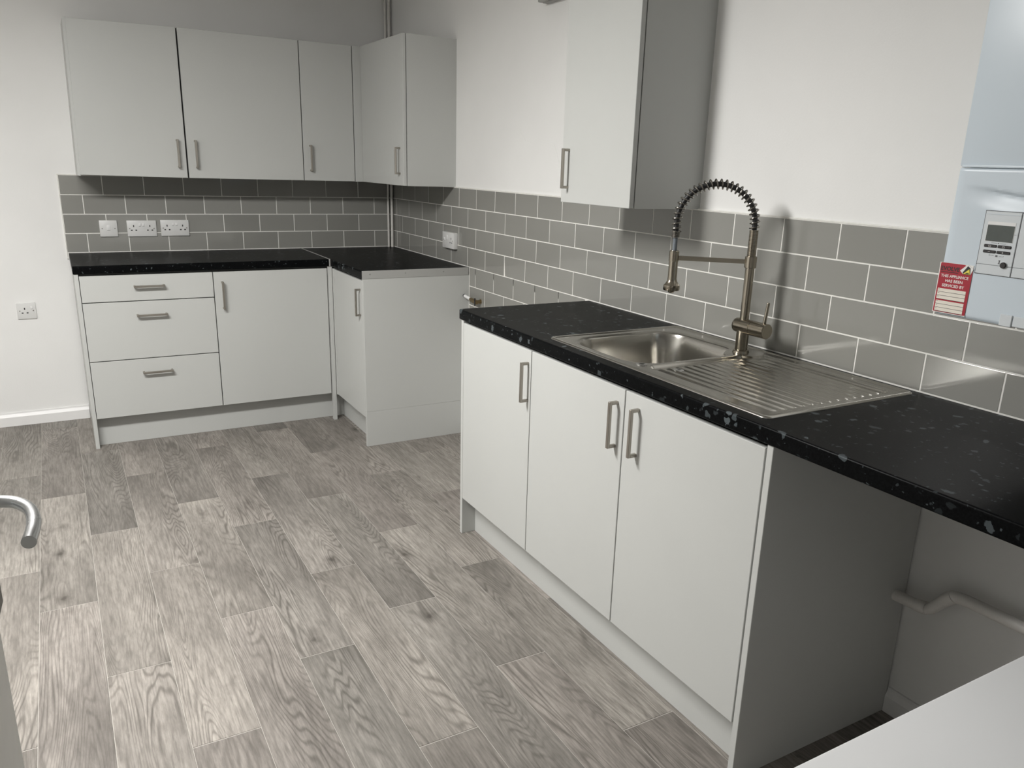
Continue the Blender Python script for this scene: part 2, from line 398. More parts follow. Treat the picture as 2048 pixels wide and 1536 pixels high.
box(bm, -1.8275, -0.02, -0.0008, WS + 0.001, Z0T + 4 * ROW - 0.0005, Z0T + 4 * ROW + 0.0035, bev=0.001)
box(bm, -1.8278, -1.8235, -0.0008, WS + 0.001, H - 0.03, Z0T + 4 * ROW + 0.0035, bev=0.001)
obj('grout', bm, 'grout', wb)
bm = bmesh.new()
box(bm, 0.0007, WS + 0.001, -5.2, 0.0, H - 0.03, Z0T + 4 * ROW + 0.0005)
box(bm, 0.0007, WS + 0.001, -2.2, -1.1105, 0.6, H)
box(bm, -0.0008, WS + 0.001, -5.2, -0.006, Z0T + 4 * ROW - 0.0005, Z0T + 4 * ROW + 0.0040, bev=0.001)
box(bm, -0.0010, WS + 0.001, -1.1142, -1.1105, 0.6, H, bev=0.0008)
obj('grout', bm, 'grout', wr)
# old filler patches on the plaster above the tiles
def patch(pts, parent, name='filler_patch'):
    bm = bmesh.new(); prism(bm, pts, 'x', WS + 0.002, WS - 0.0011); return obj(name, bm, 'wall', parent)
patch([(-1.30, 1.512), (-1.33, 1.506), (-1.45, 1.508), (-1.56, 1.512), (-1.575, 1.548), (-1.60, 1.590), (-1.63, 1.566), (-1.655, 1.545), (-1.70, 1.535), (-1.74, 1.556), (-1.80, 1.545), (-1.90, 1.53),
       (-1.98, 1.40), (-2.0, 1.335), (-1.6, 1.335), (-1.34, 1.40)], wr)

# skirting boards
def skirt(name, axis, a0, a1, label):
    bm = bmesh.new(); prof = [(0.0, 0.0), (-0.015, 0.0), (-0.015, 0.050), (-0.0075, 0.066), (-0.006, 0.0745), (0.0, 0.0745)]
    if axis == 'x': prism(bm, [(y + WS, z) for y, z in prof], 'x', a0, a1)
    else: prism(bm, [(x + WS, z) for x, z in prof], 'y', a0, a1)
    o = obj(name, bm, 'skirting'); tag(o, label, 'skirting board', kind='structure'); return o
skirt('baseboard_back', 'x', XL_ROOM, -1.818, 'white skirting board on the wall below the single socket')
skirt('baseboard_right', 'y', YF_ROOM, -3.7945, 'white skirting board in the empty bay under the worktop')

# ================================================================== HANDLES
def handle(parent, axis, face, c, z, length=0.138, vertical=True, proj=0.029, w=0.0105):
    """square D handle; axis 'y' = door faces -y (c is x), axis 'x' = door faces -x (c is y)"""
    bm = bmesh.new(); t = 0.009; h2 = length / 2
    def bx(u0, u1, d0, d1, z0, z1):
        if axis == 'y': box(bm, u0, u1, face - d1, face - d0, z0, z1, bev=0.0012)
        else: box(bm, face - d1, face - d0, u0, u1, z0, z1, bev=0.0012)
    if vertical:
        bx(c - w / 2, c + w / 2, proj - t, proj, z - h2, z + h2)
        for s in (-1, 1):
            e = z + s * (h2 - t / 2); bx(c - w / 2, c + w / 2, -0.001, proj - t + 0.001, e - t / 2, e + t / 2)
    else:
        bx(c - h2, c + h2, proj - t, proj, z - w / 2, z + w / 2)
        for s in (-1, 1):
            e = c + s * (h2 - t / 2); bx(e - t / 2, e + t / 2, -0.001, proj - t + 0.001, z - w / 2, z + w / 2)
    return obj('handle', bm, 'nickel', parent)

def front_y(name, parent, x0, x1, z0, z1, face, t=0.018, g=0.0021, mat='cabinet'):
    return bobj(name, mat, parent, x0 + g, x1 - g, face, face + t, z0 + g, z1 - g, bev=0.0012)
def front_x(name, parent, y0, y1, z0, z1, face, t=0.018, g=0.0021, mat='cabinet'):
    return bobj(name, mat, parent, face, face + t, y0 + g, y1 - g, z0 + g, z1 - g, bev=0.0012)
def carcass(parent, x0, x1, y0, y1, z0, z1, open_top=False, mat='carcass', front='y', depth_gap=0.0):
    """open-fronted board box"""
    bm = bmesh.new(); t = 0.016
    if front == 'y':       # front at y0
        box(bm, x0, x0 + t, y0, y1, z0, z1); box(bm, x1 - t, x1, y0, y1, z0, z1)
        box(bm, x0 + t, x1 - t, y1 - 0.008, y1, z0, z1)
        box(bm, x0 + t, x1 - t, y0, y1 - 0.008, z0, z0 + t)
        if not open_top: box(bm, x0 + t, x1 - t, y0, y1 - 0.008, z1 - t, z1)
    else:                  # front at x0
        box(bm, x0, x1, y0, y0 + t, z0, z1); box(bm, x0, x1, y1 - t, y1, z0, z1)
        box(bm, x1 - 0.008, x1, y0 + t, y1 - t, z0, z1)
        box(bm, x0, x1 - 0.008, y0 + t, y1 - t, z0, z0 + t)
        if not open_top: box(bm, x0, x1 - 0.008, y0 + t, y1 - t, z1 - t, z1)
    return obj('carcass', bm, mat, parent)

# ================================================================== BASE UNITS, BACK RUN
XB0 = -1.797; XA = -1.1965; XE = -0.6055
UT = H - T
BK = -0.02      # carcass back, clear of the wall
t = thing('drawer_cabinet', 'light grey base cabinet with three drawers, beside the plain white wall', 'cabinet', ((XB0 + XA) / 2, -0.3, 0))
carcass(t, XB0 + 0.001, XA - 0.001, -DD + 0.024, BK, ZB, UT - 0.002)
bobj('end_panel', 'cabinet', t, XB0 - 0.0185, XB0 - 0.0005, -DD, BK, 0.0, UT - 0.001, bev=0.001)
for z0, z1, hz in ((0.738, ZU, 0.811), (0.4467, 0.738, 0.668), (ZB, 0.4467, 0.377)):
    d = front_y('drawer', t, XB0, XA, z0, z1, -DD)
    handle(d, 'y', -DD, -1.4965, hz, 0.140, vertical=False)
t = thing('base_cabinet', 'light grey base cabinet with one wide door, beside the drawers', 'cabinet', ((XA + XE) / 2, -0.3, 0))
carcass(t, XA + 0.001, XE - 0.001, -DD + 0.024, BK, ZB, UT - 0.002)
d = front_y('door', t, XA, XE, ZB, ZU, -DD)
handle(d, 'y', -DD, -1.155, 0.7475, 0.142)
# short return along the right wall
YP = -1.1104
t = thing('base_cabinet', 'light grey corner base cabinet with a narrow door and full-height end panel', 'cabinet', (-0.29, -0.85, 0))
carcass(t, -DD + 0.024, BK, YP + 0.020, -0.605, ZB, UT - 0.002, front='x')
bobj('corner_post', 'cabinet', t, -0.6035, -0.5845, -0.601, -0.570, 0.0, UT - 0.001, bev=0.001)
bobj('filler_strip', 'cabinet', t, -0.5835, -0.5655, -0.6245, -0.6015, ZB, ZU, bev=0.001)
d = front_x('door', t, YP + 0.0175, -0.625, ZB, ZU, -DD)
handle(d, 'x', -DD, -1.062, 0.754, 0.138)
bobj('end_panel', 'cabinet', t, -DD, 0.0, YP, YP + 0.018, 0.1892, UT - 0.001, bev=0.0008)
bobj('end_panel_foot', 'cabinet', t, -DD, 0.0, YP, YP + 0.018, 0.0, 0.1885, bev=0.0008)
o = bobj('plinth', 'cabinet', None, XB0, -PLN - 0.0005, -PLN, -PLN + 0.016, 0.0, ZB - 0.004, bev=0.001)
tag(o, 'light grey plinth board under the drawers and wide-door cabinet', 'plinth')
o = bobj('plinth', 'cabinet', None, -PLN, -PLN + 0.016, YP + 0.0185, -PLN + 0.016, 0.0, ZB - 0.004, bev=0.001)
tag(o, 'short light grey plinth board under the narrow corner door', 'plinth')

# ================================================================== SINK RUN
YS = -2.2306; Y0 = -2.2365; Y1 = -2.2545; D1 = -2.7615; D2 = -3.2655; D3 = -3.7735; YE = -3.7935
t = thing('base_cabinet', 'light grey single base cabinet with end panel beside the cooker gap', 'cabinet', (-0.29, (Y1 + D1) / 2, 0))
carcass(t, -DD + 0.024, BK, D1 + 0.001, Y1 - 0.001, ZB, UT - 0.002, front='x')
bobj('end_panel', 'cabinet', t, -DD, 0.0, Y1, Y0, 0.0, UT - 0.001, bev=0.001)
d = front_x('door', t, D1, Y1, ZB, ZU, -DD)
handle(d, 'x', -DD, -2.742, 0.759, 0.135)
t = thing('sink_cabinet', 'light grey two-door base cabinet under the sink', 'cabinet', (-0.29, (D1 + D3) / 2, 0))
carcass(t, -DD + 0.024, BK, D3 + 0.001, D1 - 0.001, ZB, UT - 0.002, open_top=True, front='x')
d = front_x('door', t, D2, D1, ZB, ZU, -DD)
handle(d, 'x', -DD, -3.232, 0.760, 0.135)
d = front_x('door', t, D3, D2, ZB, ZU, -DD)
handle(d, 'x', -DD, -3.327, 0.764, 0.136)
bobj('end_panel', 'cabinet', t, -DD, 0.0, YE, YE + 0.018, 0.0, UT - 0.001, bev=0.001)
o = bobj('plinth', 'cabinet', None, -PLN, -PLN + 0.016, YE + 0.0185, Y1 - 0.0005, 0.0, ZB - 0.004, bev=0.001)
tag(o, 'long light grey plinth board under the sink cabinets', 'plinth')

# ================================================================== WORKTOPS
def nosing(front, back, sign=1):
    """profile (depth, z) of a laminate worktop with a small rounded nose at 'front' (negative coordinate)"""
    r = 0.005; pts = [(back, UT), (back, H)]
    for k in range(5):
        a = PI / 2 * k / 4; pts.append((front + r - r * math.sin(a), H - r + r * math.cos(a)))
    for k in range(5):
        a = PI / 2 * k / 4; pts.append((front + r - r * math.cos(a), UT + r - r * math.sin(a)))
    return pts
JX = -0.591
t = thing('worktop', 'black speckled worktop over the drawers', 'worktop', (-1.2, -0.3, UT))
bm = bmesh.new(); prism(bm, nosing(-D, 0.0), 'x', -1.8185, JX - 0.0045); obj('top', bm, 'worktop', t)
bobj('joint_strip', 'aluminium', t, JX - 0.0045, JX + 0.0035, -D - 0.001, 0.0, UT, H + 0.0016, bev=0.0006)
t = thing('worktop', 'short black worktop in the corner with a metal end strip', 'worktop', (-0.29, -0.55, UT))
bm = bmesh.new(); prism(bm, nosing(-D, 0.0), 'y', YP + 0.002, 0.0); obj('top', bm, 'worktop', t)
e = bobj('end_strip', 'aluminium', t, -D + 0.001, -0.004, YP - 0.0015, YP + 0.002, UT - 0.0005, H + 0.0008, bev=0.0006)
for x in (-0.546, -0.359, -0.149):
    bm = bmesh.new(); lathe(bm, (x, YP - 0.0012, 0.8995), (0, -1, 0), [(0, 0.0036), (0.0008, 0.0034), (0.0008, 0.0018), (0.0002, 0.0012)], 14); obj('screw', bm, 'screw', e, True)
SX0, SX1, SY0, SY1 = -0.546, -0.020, -3.735, -2.800       # sink outline
t = thing('worktop', 'long black speckled worktop holding the sink', 'worktop', (-0.29, -3.4, UT))
bm = bmesh.new()
cut = 0.012
prism(bm, nosing(-D, SX0 + cut), 'y', -4.75, YS)
box(bm, SX1 - cut, 0.0, -4.75, YS, UT, H)
box(bm, SX0 + cut, SX1 - cut, SY1 - cut, YS, UT, H)
box(bm, SX0 + cut, SX1 - cut, -4.75, SY0 + cut, UT, H)
obj('top', bm, 'worktop', t)

# ================================================================== SINK
def sd_rr(x, y, x0, x1, y0, y1, r):
    cx, cy = (x0 + x1) / 2, (y0 + y1) / 2
    qx = abs(x - cx) - (x1 - x0) / 2 + r; qy = abs(y - cy) - (y1 - y0) / 2 + r
    return math.hypot(max(qx, 0), max(qy, 0)) + min(max(qx, qy), 0) - r
def sst(a, b, v):
    t_ = max(0.0, min(1.0, (v - a) / (b - a))); return t_ * t_ * (3 - 2 * t_)
sink = thing('sink', 'stainless steel inset sink with bowl and ribbed drainer', 'sink', ((SX0 + SX1) / 2, (SY0 + SY1) / 2, H))
def bowl_sd(x, y):
    # rounded bowl, its back right corner cut round the tap hole
    a = sd_rr(x, y, -0.503, -0.088, -3.212, -2.848, 0.095)
    b_ = 0.075 - math.hypot(x + 0.085, y + 3.225)
    return max(a, b_)
def drain_sd(x, y):
    a = sd_rr(x, y, -0.500, -0.060, -3.705, -3.232, 0.035)
    b_ = 0.055 - math.hypot(x + 0.085, y + 3.205)
    return max(a, b_)
def sink_z(x, y):
    rim = sd_rr(x, y, SX0, SX1, SY0, SY1, 0.022)
    z = H + 0.0012 + 0.0034 * sst(0.0, -0.006, rim) - 0.0034 * sst(-0.012, -0.021, rim)
    db = bowl_sd(x, y)
    if db < 0.012:
        z += -0.003 * sst(0.012, 0.0, db)
        z += -0.130 * sst(0.0, -0.035, db) - 0.012 * sst(-0.03, -0.13, db)
    dd = drain_sd(x, y)
    if dd < 0:
        z += -0.0075 * sst(0.0, -0.013, dd)
        m_ = sst(-0.018, -0.030, dd)
        z += m_ * 0.0026 * (0.5 + 0.5 * math.cos(2 * PI * (x + 0.46) / 0.0305)) ** 1.5
    return z
bm = bmesh.new(); st = 0.0022
nx = int(round((SX1 - SX0) / st)); ny = int(round((SY1 - SY0) / st)); grid = []
for i in range(nx + 1):
    rowv = []
    for j in range(ny + 1):
        x = SX0 + (SX1 - SX0) * i / nx; y = SY0 + (SY1 - SY0) * j / ny
        # pull the square corners onto the rounded outline
        r = 0.022
        cx = min(max(x, SX0 + r), SX1 - r); cy = min(max(y, SY0 + r), SY1 - r)
        dx, dy = x - cx, y - cy
        if dx != 0 and dy != 0:
            m_ = max(abs(dx), abs(dy)); k_ = m_ / math.hypot(dx, dy); x, y = cx + dx * k_, cy + dy * k_
        rowv.append(bm.verts.new((x, y, sink_z(x, y))))
    grid.append(rowv)
for i in range(nx):
    for j in range(ny): bm.faces.new((grid[i][j], grid[i + 1][j], grid[i + 1][j + 1], grid[i][j + 1]))
loop = [grid[i][0] for i in range(nx)] + [grid[nx][j] for j in range(ny)] + [grid[i][ny] for i in range(nx, 0, -1)] + [grid[0][j] for j in range(ny, 0, -1)]
low = [bm.verts.new((v.co.x, v.co.y, H - 0.0005)) for v in loop]
for k in range(len(loop)):
    k2 = (k + 1) % len(loop); bm.faces.new((loop[k], low[k], low[k2], loop[k2]))
so = obj('sink_bowl_and_drainer', bm, 'steel', sink, 'all')
if so.data.polygons[0].normal.z < 0: so.data.flip_normals()
bm = bmesh.new(); lathe(bm, (-0.295, -3.03, H - 0.1462), (0, 0, 1), [(0, 0.040), (0.002, 0.043), (0.004, 0.040), (0.002, 0.030), (0.001, 0.012)], 28); obj('waste', bm, 'chrome', sink, True)
for (px, py) in ((-0.492, -3.213), (-0.420, -3.285)):
    bm = bmesh.new(); zz = sink_z(px, py)
    lathe(bm, (px, py, zz - 0.001), (0, 0, 1), [(0, 0.016), (0.0025, 0.016), (0.0035, 0.0135), (0.0025, 0.009), (0.0012, 0.004)], 24); obj('overflow_cap', bm, 'chrome', sink, True)

# ================================================================== TAP
TX, TY = -0.106, -3.204
tap = thing('spring_tap', 'brushed nickel spring-neck kitchen tap with pull-down spray', 'tap', (TX, TY, H))
zb = H
bm = bmesh.new(); lathe(bm, (TX, TY, zb - 0.004), (0, 0, 1), [(0, 0.0255), (0.007, 0.0255), (0.009, 0.024), (0.0135, 0.024), (0.015, 0.0195)], 36); obj('base_ring', bm, 'tap', tap, True)
bm = bmesh.new(); lathe(bm, (TX, TY, zb + 0.008), (0, 0, 1), [(0, 0.0190), (0.065, 0.0190), (0.075, 0.0185)], 36); obj('lower_body', bm, 'tap', tap, True)
HZ = 0.998
bm = bmesh.new(); lathe(bm, (TX, TY + 0.034, HZ), (0, -1, 0), [(0, 0.012), (0.002, 0.018), (0.006, 0.0215), (0.014, 0.0225), (0.071, 0.0225)], 36); hub = obj('valve_body', bm, 'tap', tap, True)
bm = bmesh.new(); lathe(bm, (TX, TY - 0.0372, HZ), (0, -1, 0), [(0, 0.0205), (0.0012, 0.0205), (0.0015, 0.0225), (0.056, 0.0225), (0.0575, 0.021)], 36); cap = obj('valve_cap', bm, 'tap', tap, True)
bm = bmesh.new(); lathe(bm, (TX, TY - 0.080, HZ + 0.018), (0.02, -0.10, 1.0), [(0, 0.0052), (0.064, 0.0046), (0.066, 0.0036)], 16); obj('lever', bm, 'tap', cap, True)
bm = bmesh.new(); lathe(bm, (TX, TY, HZ + 0.015), (0, 0, 1), [(0, 0.0135), (0.165, 0.0135)], 32); obj('column', bm, 'tap', tap, True)
bm = bmesh.new(); lathe(bm, (TX, TY, 1.172), (0, 0, 1), [(0, 0.0165), (0.001, 0.0175), (0.033, 0.0175), (0.034, 0.0145)], 32); collar = obj('column_collar', bm, 'tap', tap, True)
bm = bmesh.new(); pr = []
zz = 0.0
while zz < 0.078:
    pr += [(zz, 0.0118), (zz + 0.0006, 0.0133), (zz + 0.0025, 0.0133), (zz + 0.0031, 0.0118)]; zz += 0.0039
lathe(bm, (TX, TY, 1.205), (0, 0, 1), pr, 28); obj('ribbed_sleeve', bm, 'tap', tap, True)
E2 = Vector((-0.275, -3.058)); dv = E2 - Vector((TX, TY)); AL = dv.length; dn = dv / AL
def apt(s, z): return Vector((TX + dn.x * s, TY + dn.y * s, z))
R = AL / 2; ZC = 1.297
path = [apt(0, 1.262 + 0.035 * k / 6) for k in range(7)]
for k in range(1, 49):
    a = PI * k / 48; path.append(apt(R - R * math.cos(a), ZC + R * math.sin(a) * 0.985))
path += [apt(AL, ZC - 0.030 * k / 5) for k in range(1, 6)]
bm = bmesh.new(); tube(bm, path, 0.0074, 14); obj('inner_hose', bm, 'black_hose', tap, True)
# coil
def along(path, n):
    d = [0.0]
    for a, b in zip(path, path[1:]): d.append(d[-1] + (b - a).length)
    out = []; j = 0
    for i in range(n + 1):
        s = d[-1] * i / n
        while j < len(d) - 2 and d[j + 1] < s: j += 1
        f = (s - d[j]) / max(1e-9, d[j + 1] - d[j]); out.append(path[j].lerp(path[j + 1], f))
    return out, d[-1]
turns, per = 27, 16
pp, tot = along(path[4:], turns * per)
side = Vector((-dn.y, dn.x, 0)); coil = []
for i, p in enumerate(pp):
    tg = (pp[min(i + 1, len(pp) - 1)] - pp[max(i - 1, 0)]).normalized(); nn = side.cross(tg)
    a = 2 * PI * i / per; coil.append(p + (nn * math.cos(a) + side * math.sin(a)) * 0.0134)
bm = bmesh.new(); tube(bm, coil, 0.0022, 8); obj('spring', bm, 'tap_dark', tap, True)
bm = bmesh.new(); pr = []
for k in range(5): pr += [(k * 0.0040, 0.0095), (k * 0.0040 + 0.0008, 0.0122), (k * 0.0040 + 0.0030, 0.0122), (k * 0.0040 + 0.0038, 0.0095)]
lathe(bm, apt(AL, 1.2495), (0, 0, 1), pr, 24); obj('spring_end', bm, 'tap_dark', tap, True)
bm = bmesh.new(); lathe(bm, apt(AL, 1.205), (0, 0, 1), [(0, 0.0066), (0.05, 0.0066)], 20); obj('spray_hose', bm, 'hose', tap, True)
bm = bmesh.new()
a0, a1 = apt(0.014, 0), apt(AL - 0.011, 0); sd = Vector((-dn.y, dn.x, 0)) * 0.005
vs = []
for q in (a0, a1):
    for s_ in (-1, 1):
        for z_ in (1.1835, 1.1965): vs.append(bm.verts.new((q.x + sd.x * s_, q.y + sd.y * s_, z_)))
for f in ((0, 1, 3, 2), (4, 6, 7, 5), (0, 4, 5, 1), (2, 3, 7, 6), (0, 2, 6, 4), (1, 5, 7, 3)): bm.faces.new([vs[i] for i in f])
obj('support_arm', bm, 'tap', tap)
bm = bmesh.new(); lathe(bm, apt(AL, 1.180), (0, 0, 1), [(0, 0.0148), (0.029, 0.0148), (0.030, 0.0135)], 28); obj('arm_ring', bm, 'tap', tap, True)
bm = bmesh.new(); lathe(bm, apt(AL, 1.212), (0, 0, -1), [(0, 0.0125), (0.002, 0.0132), (0.085, 0.0138), (0.092, 0.0155), (0.099, 0.0205), (0.103, 0.0245), (0.1035, 0.0250), (0.117, 0.0250), (0.119, 0.0235), (0.1192, 0.012), (0.121, 0.0115), (0.126, 0.008), (0.128, 0.003)], 36)
obj('spray_head', bm, 'tap', tap, True)

# ================================================================== WALL CUPBOARDS
W0, W1, W2, W3 = -1.7207, -1.2294, -0.6278, -0.3342
def wall_unit_y(x0, x1, hx, label, skew=False):
    t = thing('wall_cabinet', label, 'cabinet', ((x0 + x1) / 2, -0.15, WZ0))
    carcass(t, x0 + 0.002, x1 - 0.001, -WD + 0.021, WS, WZ0 + (0.008 if skew else 0.002), WZ1 - (0.013 if skew else 0.002))
    d = front_y('door', t, x0, x1, WZ0, WZ1, -WD, g=0.0024)
    if skew:
        off = origin_of(d)
        for v in d.data.vertices:
            w = v.co + off
            if w.x > x1 - 0.02: v.co.x -= 0.003
            if w.x < x0 + 0.02:
                f = (w.z - WZ0) / (WZ1 - WZ0)
                v.co.x += -0.010 * (1 - f) + 0.007 * f; v.co.z += 0.005 * (1 - f) - 0.009 * f
    if skew:
        bm = bmesh.new(); pts = [(x0 - 0.018, WZ0 + 0.004), (x0 - 0.004, WZ0 + 0.002), (x0 + 0.012, WZ1 - 0.006), (x0 - 0.003, WZ1 - 0.009)]
        prism(bm, pts, 'y', -WD + 0.006, WS); obj('end_panel', bm, 'cabinet', t)
    handle(d, 'y', -WD, hx, 1.441, 0.140)
    return t
wall_unit_y(W0, W1, -1.273, 'light grey wall cupboard beside the plain white wall', True)
wall_unit_y(W1, W2, -1.186, 'widest light grey wall cupboard, between two others')
tw = wall_unit_y(W2, W3, -0.588, 'narrowest light grey wall cupboard beside the corner')
bobj('corner_filler', 'cabinet', tw, W3 + 0.002, -WD + 0.003, -WD, -WD + 0.018, WZ0 + 0.001, WZ1 - 0.001, bev=0.001)
def wall_unit_x(y0, y1, hy, z0h, label):
    t = thing('wall_cabinet', label, 'cabinet', (-0.15, (y0 + y1) / 2, WZ0))
    carcass(t, -WD + 0.0215, WS, y0, y1 - 0.001, WZ0 + 0.001, WZ1 - 0.001, front='x', mat='cabinet')
    d = front_x('door', t, y0 - 0.0015, y1, WZ0, WZ1, -WD, g=0.0015)
    handle(d, 'x', -WD, hy, z0h, 0.134)
    return t
wall_unit_x(-0.9200, -WD - 0.001, -0.873, 1.443, 'light grey wall cupboard in the corner, door facing away from the sink wall')
wall_unit_x(-2.8373, -2.4319, -2.475, 1.434, 'light grey wall cupboard hung alone above the sink worktop')

# ================================================================== SOCKETS
def frame_pt(axis, base, c, z):
    """returns f(u, v, d): u to the viewer's right, v up, d out of the wall"""
    if axis == 'y': return lambda u, v, d: (c + u, base - d, z + v)
    return lambda u, v, d: (base - d, c - u, z + v)
def pbox(bm, f, u0, u1, v0, v1, d0, d1, bev=0.0):
    a, b_ = f(u0, v0, d0), f(u1, v1, d1); box(bm, a[0], b_[0], a[1], b_[1], a[2], b_[2], bev=bev, seg=2 if bev else 1)
def plate(name, label, cat, axis, base, c, z, w, h, pins=(), rockers=(), screws=True, group=None, surround=False, depth=0.0095):
    f = frame_pt(axis, base, c, z)
    t = thing(name, label, cat, f(0, -h / 2, 0), group)
    bm = bmesh.new(); pbox(bm, f, -w / 2, w / 2, -h / 2, h / 2, -0.001, depth, bev=0.0025); obj('face_plate', bm, 'plastic', t, True)
    dz = depth
    for (u, v) in pins:
        for (pu, pv, pw, ph) in ((0, 0.011, 0.0052, 0.0100), (-0.0112, -0.011, 0.0082, 0.0058), (0.0112, -0.011, 0.0082, 0.0058)):
            bm = bmesh.new(); pbox(bm, f, u + pu - pw / 2, u + pu + pw / 2, v + pv - ph / 2, v + pv + ph / 2, dz - 0.002, dz + 0.0003); obj('pin_hole', bm, 'black', t)
    for (u, v, rw, rh) in rockers:
        bm = bmesh.new(); pbox(bm, f, u - rw / 2, u + rw / 2, v - rh / 2, v + rh / 2, dz - 0.001, dz + 0.0022, bev=0.0008); r_ = obj('switch_rocker', bm, 'rocker', t, True)
        bm = bmesh.new(); pbox(bm, f, u - rw / 2 + 0.001, u + rw / 2 - 0.001, v - rh / 2 - 0.0012, v - rh / 2 + 0.0004, dz - 0.001, dz + 0.0003); obj('rocker_gap', bm, 'print_grey', r_)
    if screws:
        for s in (-1, 1):
            p = f(s * (w / 2 - 0.0125), 0.0, dz - 0.001); n_ = (0, -1, 0) if axis == 'y' else (-1, 0, 0)
            bm = bmesh.new(); lathe(bm, p, n_, [(0, 0.0033), (0.0014, 0.0032), (0.0015, 0.0012)], 12); obj('screw', bm, 'screw', t, True)
    return t
dbl = dict(w=0.146, h=0.086, pins=((-0.040, 0.002), (0.040, 0.002)), rockers=((-0.0085, 0.020, 0.012, 0.015), (0.0085, 0.020, 0.012, 0.015)))
plate('fused_switch', 'white single switch plate without pin holes, on the grey tiles', 'switch', 'y', 0.0, -1.617, 1.0425, 0.086, 0.086, rockers=((0.0, 0.004, 0.017, 0.026),))
plate('double_socket', 'white double socket on the grey tiles, next to the single switch plate', 'socket', 'y', 0.0, -1.4545, 1.0415, group='double sockets above the drawers', **dbl)
plate('double_socket', 'white double socket on the grey tiles, farther from the single switch plate', 'socket', 'y', 0.0, -1.287, 1.0430, group='double sockets above the drawers', **dbl)
plate('single_socket', 'white single socket low on the plain white wall', 'socket', 'y', WS, -2.046, 0.6205, 0.086, 0.086, pins=((-0.008, 0.0),), rockers=((0.024, 0.017, 0.011, 0.015),))
plate('cooker_switch', 'white double plate on the sink wall tiles above the short worktop', 'socket', 'x', 0.0, -0.890, 1.0375, 0.146, 0.086, pins=((0.040, 0.0),), rockers=((-0.010, 0.014, 0.016, 0.024), (-0.045, 0.004, 0.012, 0.016)), depth=0.024)

# ================================================================== BOILER AND SERVICE LABEL
BX = -0.300; BY0, BY1 = -4.36, -3.921; BZ0, BZ1 = 1.1725, 1.90
bo = thing('boiler', 'pale blue-white wall-hung gas boiler with a small control panel', 'boiler', (-0.15, (BY0 + BY1) / 2, BZ0))
bobj('casing', 'boiler', bo, BX + 0.030, WS, BY0 + 0.001, BY1 - 0.001, BZ0 + 0.004, BZ1, bev=0.004, seg=2, smooth=True)
bobj('front_cover', 'boiler', bo, BX, BX + 0.031, BY0, BY1, 1.466, BZ1, bev=0.003, seg=2, smooth=True)
# lower front: gently sculpted with a swept grip recess above the controls
bm = bmesh.new(); ny_, nz_ = 50, 80
g2 = []
for i in range(ny_ + 1):
    rw = []
    for j in range(nz_ + 1):
        y = BY1 + (BY0 - BY1) * i / ny_; z = BZ0 + (1.4635 - BZ0) * j / nz_
        u = BY1 - y
        zc = 1.4300 - 0.15 * max(0.0, u - 0.02) * 0.9
        amp = 0.0065 * sst(0.012, 0.10, u) * sst(0.435, 0.36, u)
        dz = zc - z
        rec = amp * sst(-0.003, 0.003, dz) * (1 - sst(0.002, 0.040, dz))
        edge = min(u, BY1 - BY0 - u); x = BX + rec + 0.004 * (1 - sst(0, 0.006, edge)) + 0.004 * (1 - sst(0, 0.005, z - BZ0)) + 0.003 * (1 - sst(0, 0.004, 1.4635 - z))
        rw.append(bm.verts.new((x, y, z)))
    g2.append(rw)
for i in range(ny_):
    for j in range(nz_): bm.faces.new((g2[i][j], g2[i + 1][j], g2[i + 1][j + 1], g2[i][j + 1]))
# close sides back to the casing
def skirt_edge(vs):
    bk = [bm.verts.new((BX + 0.031, v.co.y, v.co.z)) for v in vs]
    for a, b_, c_, d_ in zip(vs, vs[1:], bk[1:], bk): bm.faces.new((a, b_, c_, d_))
skirt_edge(g2[0]); skirt_edge(g2[-1]); skirt_edge([r_[0] for r_ in g2]); skirt_edge([r_[-1] for r_ in g2])
obj('lower_cover', bm, 'boiler', bo, True)
bobj('seam_lip', 'boiler', bo, BX - 0.003, BX + 0.01, BY0 + 0.006, BY1 - 0.006, 1.4640, 1.4690, bev=0.0014, seg=2, smooth=True)
fb = frame_pt('x', BX, 0.0, 0.0)
def bp(name, mat, parent, y0, y1, z0, z1, d0, d1, bev=0.0):
    return bobj(name, mat, parent, BX - d1, BX - d0, y0, y1, z0, z1, bev=bev)
cp = bp('control_panel', 'print_grey', bo, -4.140, -3.9915, 1.2640, 1.3858, -0.004, 0.0004)
bp('panel_face', 'boiler_panel', cp, -4.0618, -3.9928, 1.2837, 1.3846, -0.003, 0.0016, bev=0.0008)
bp('panel_foot', 'boiler_panel', cp, -4.0618, -3.9928, 1.2652, 1.2832, -0.003, 0.0016, bev=0.0008)
bp('panel_ridge', 'boiler', cp, -4.0612, -3.9935, 1.3788, 1.3796, 0.001, 0.0024)
bp('side_flap', 'boiler_panel', cp, -4.139, -4.0634, 1.2837, 1.3846, -0.003, 0.0016, bev=0.0008)
bp('side_flap_foot', 'boiler_panel', cp, -4.139, -4.0634, 1.2652, 1.2832, -0.003, 0.0016, bev=0.0008)
bp('screen_surround', 'rocker', cp, -4.0546, -4.0006, 1.3282, 1.3655, 0.001, 0.0021, bev=0.0003)
bp('screen', 'lcd', cp, -4.0535, -4.0018, 1.3288, 1.3592, 0.0015, 0.0025)
for (za, zbt) in ((1.3168, 1.3224), (1.3060, 1.3116)):
    for (ya, yb) in ((-4.0265, -4.0012), (-4.0545, -4.0280)):
        bp('button', 'print_black', cp, ya, yb, za, zbt, 0.001, 0.0032, bev=0.0011)
def mark(parent, mat, y0, y1, z0, z1, d=0.0021, name='printed_mark'): return bp(name, mat, parent, y0, y1, z0, z1, d - 0.0006, d)
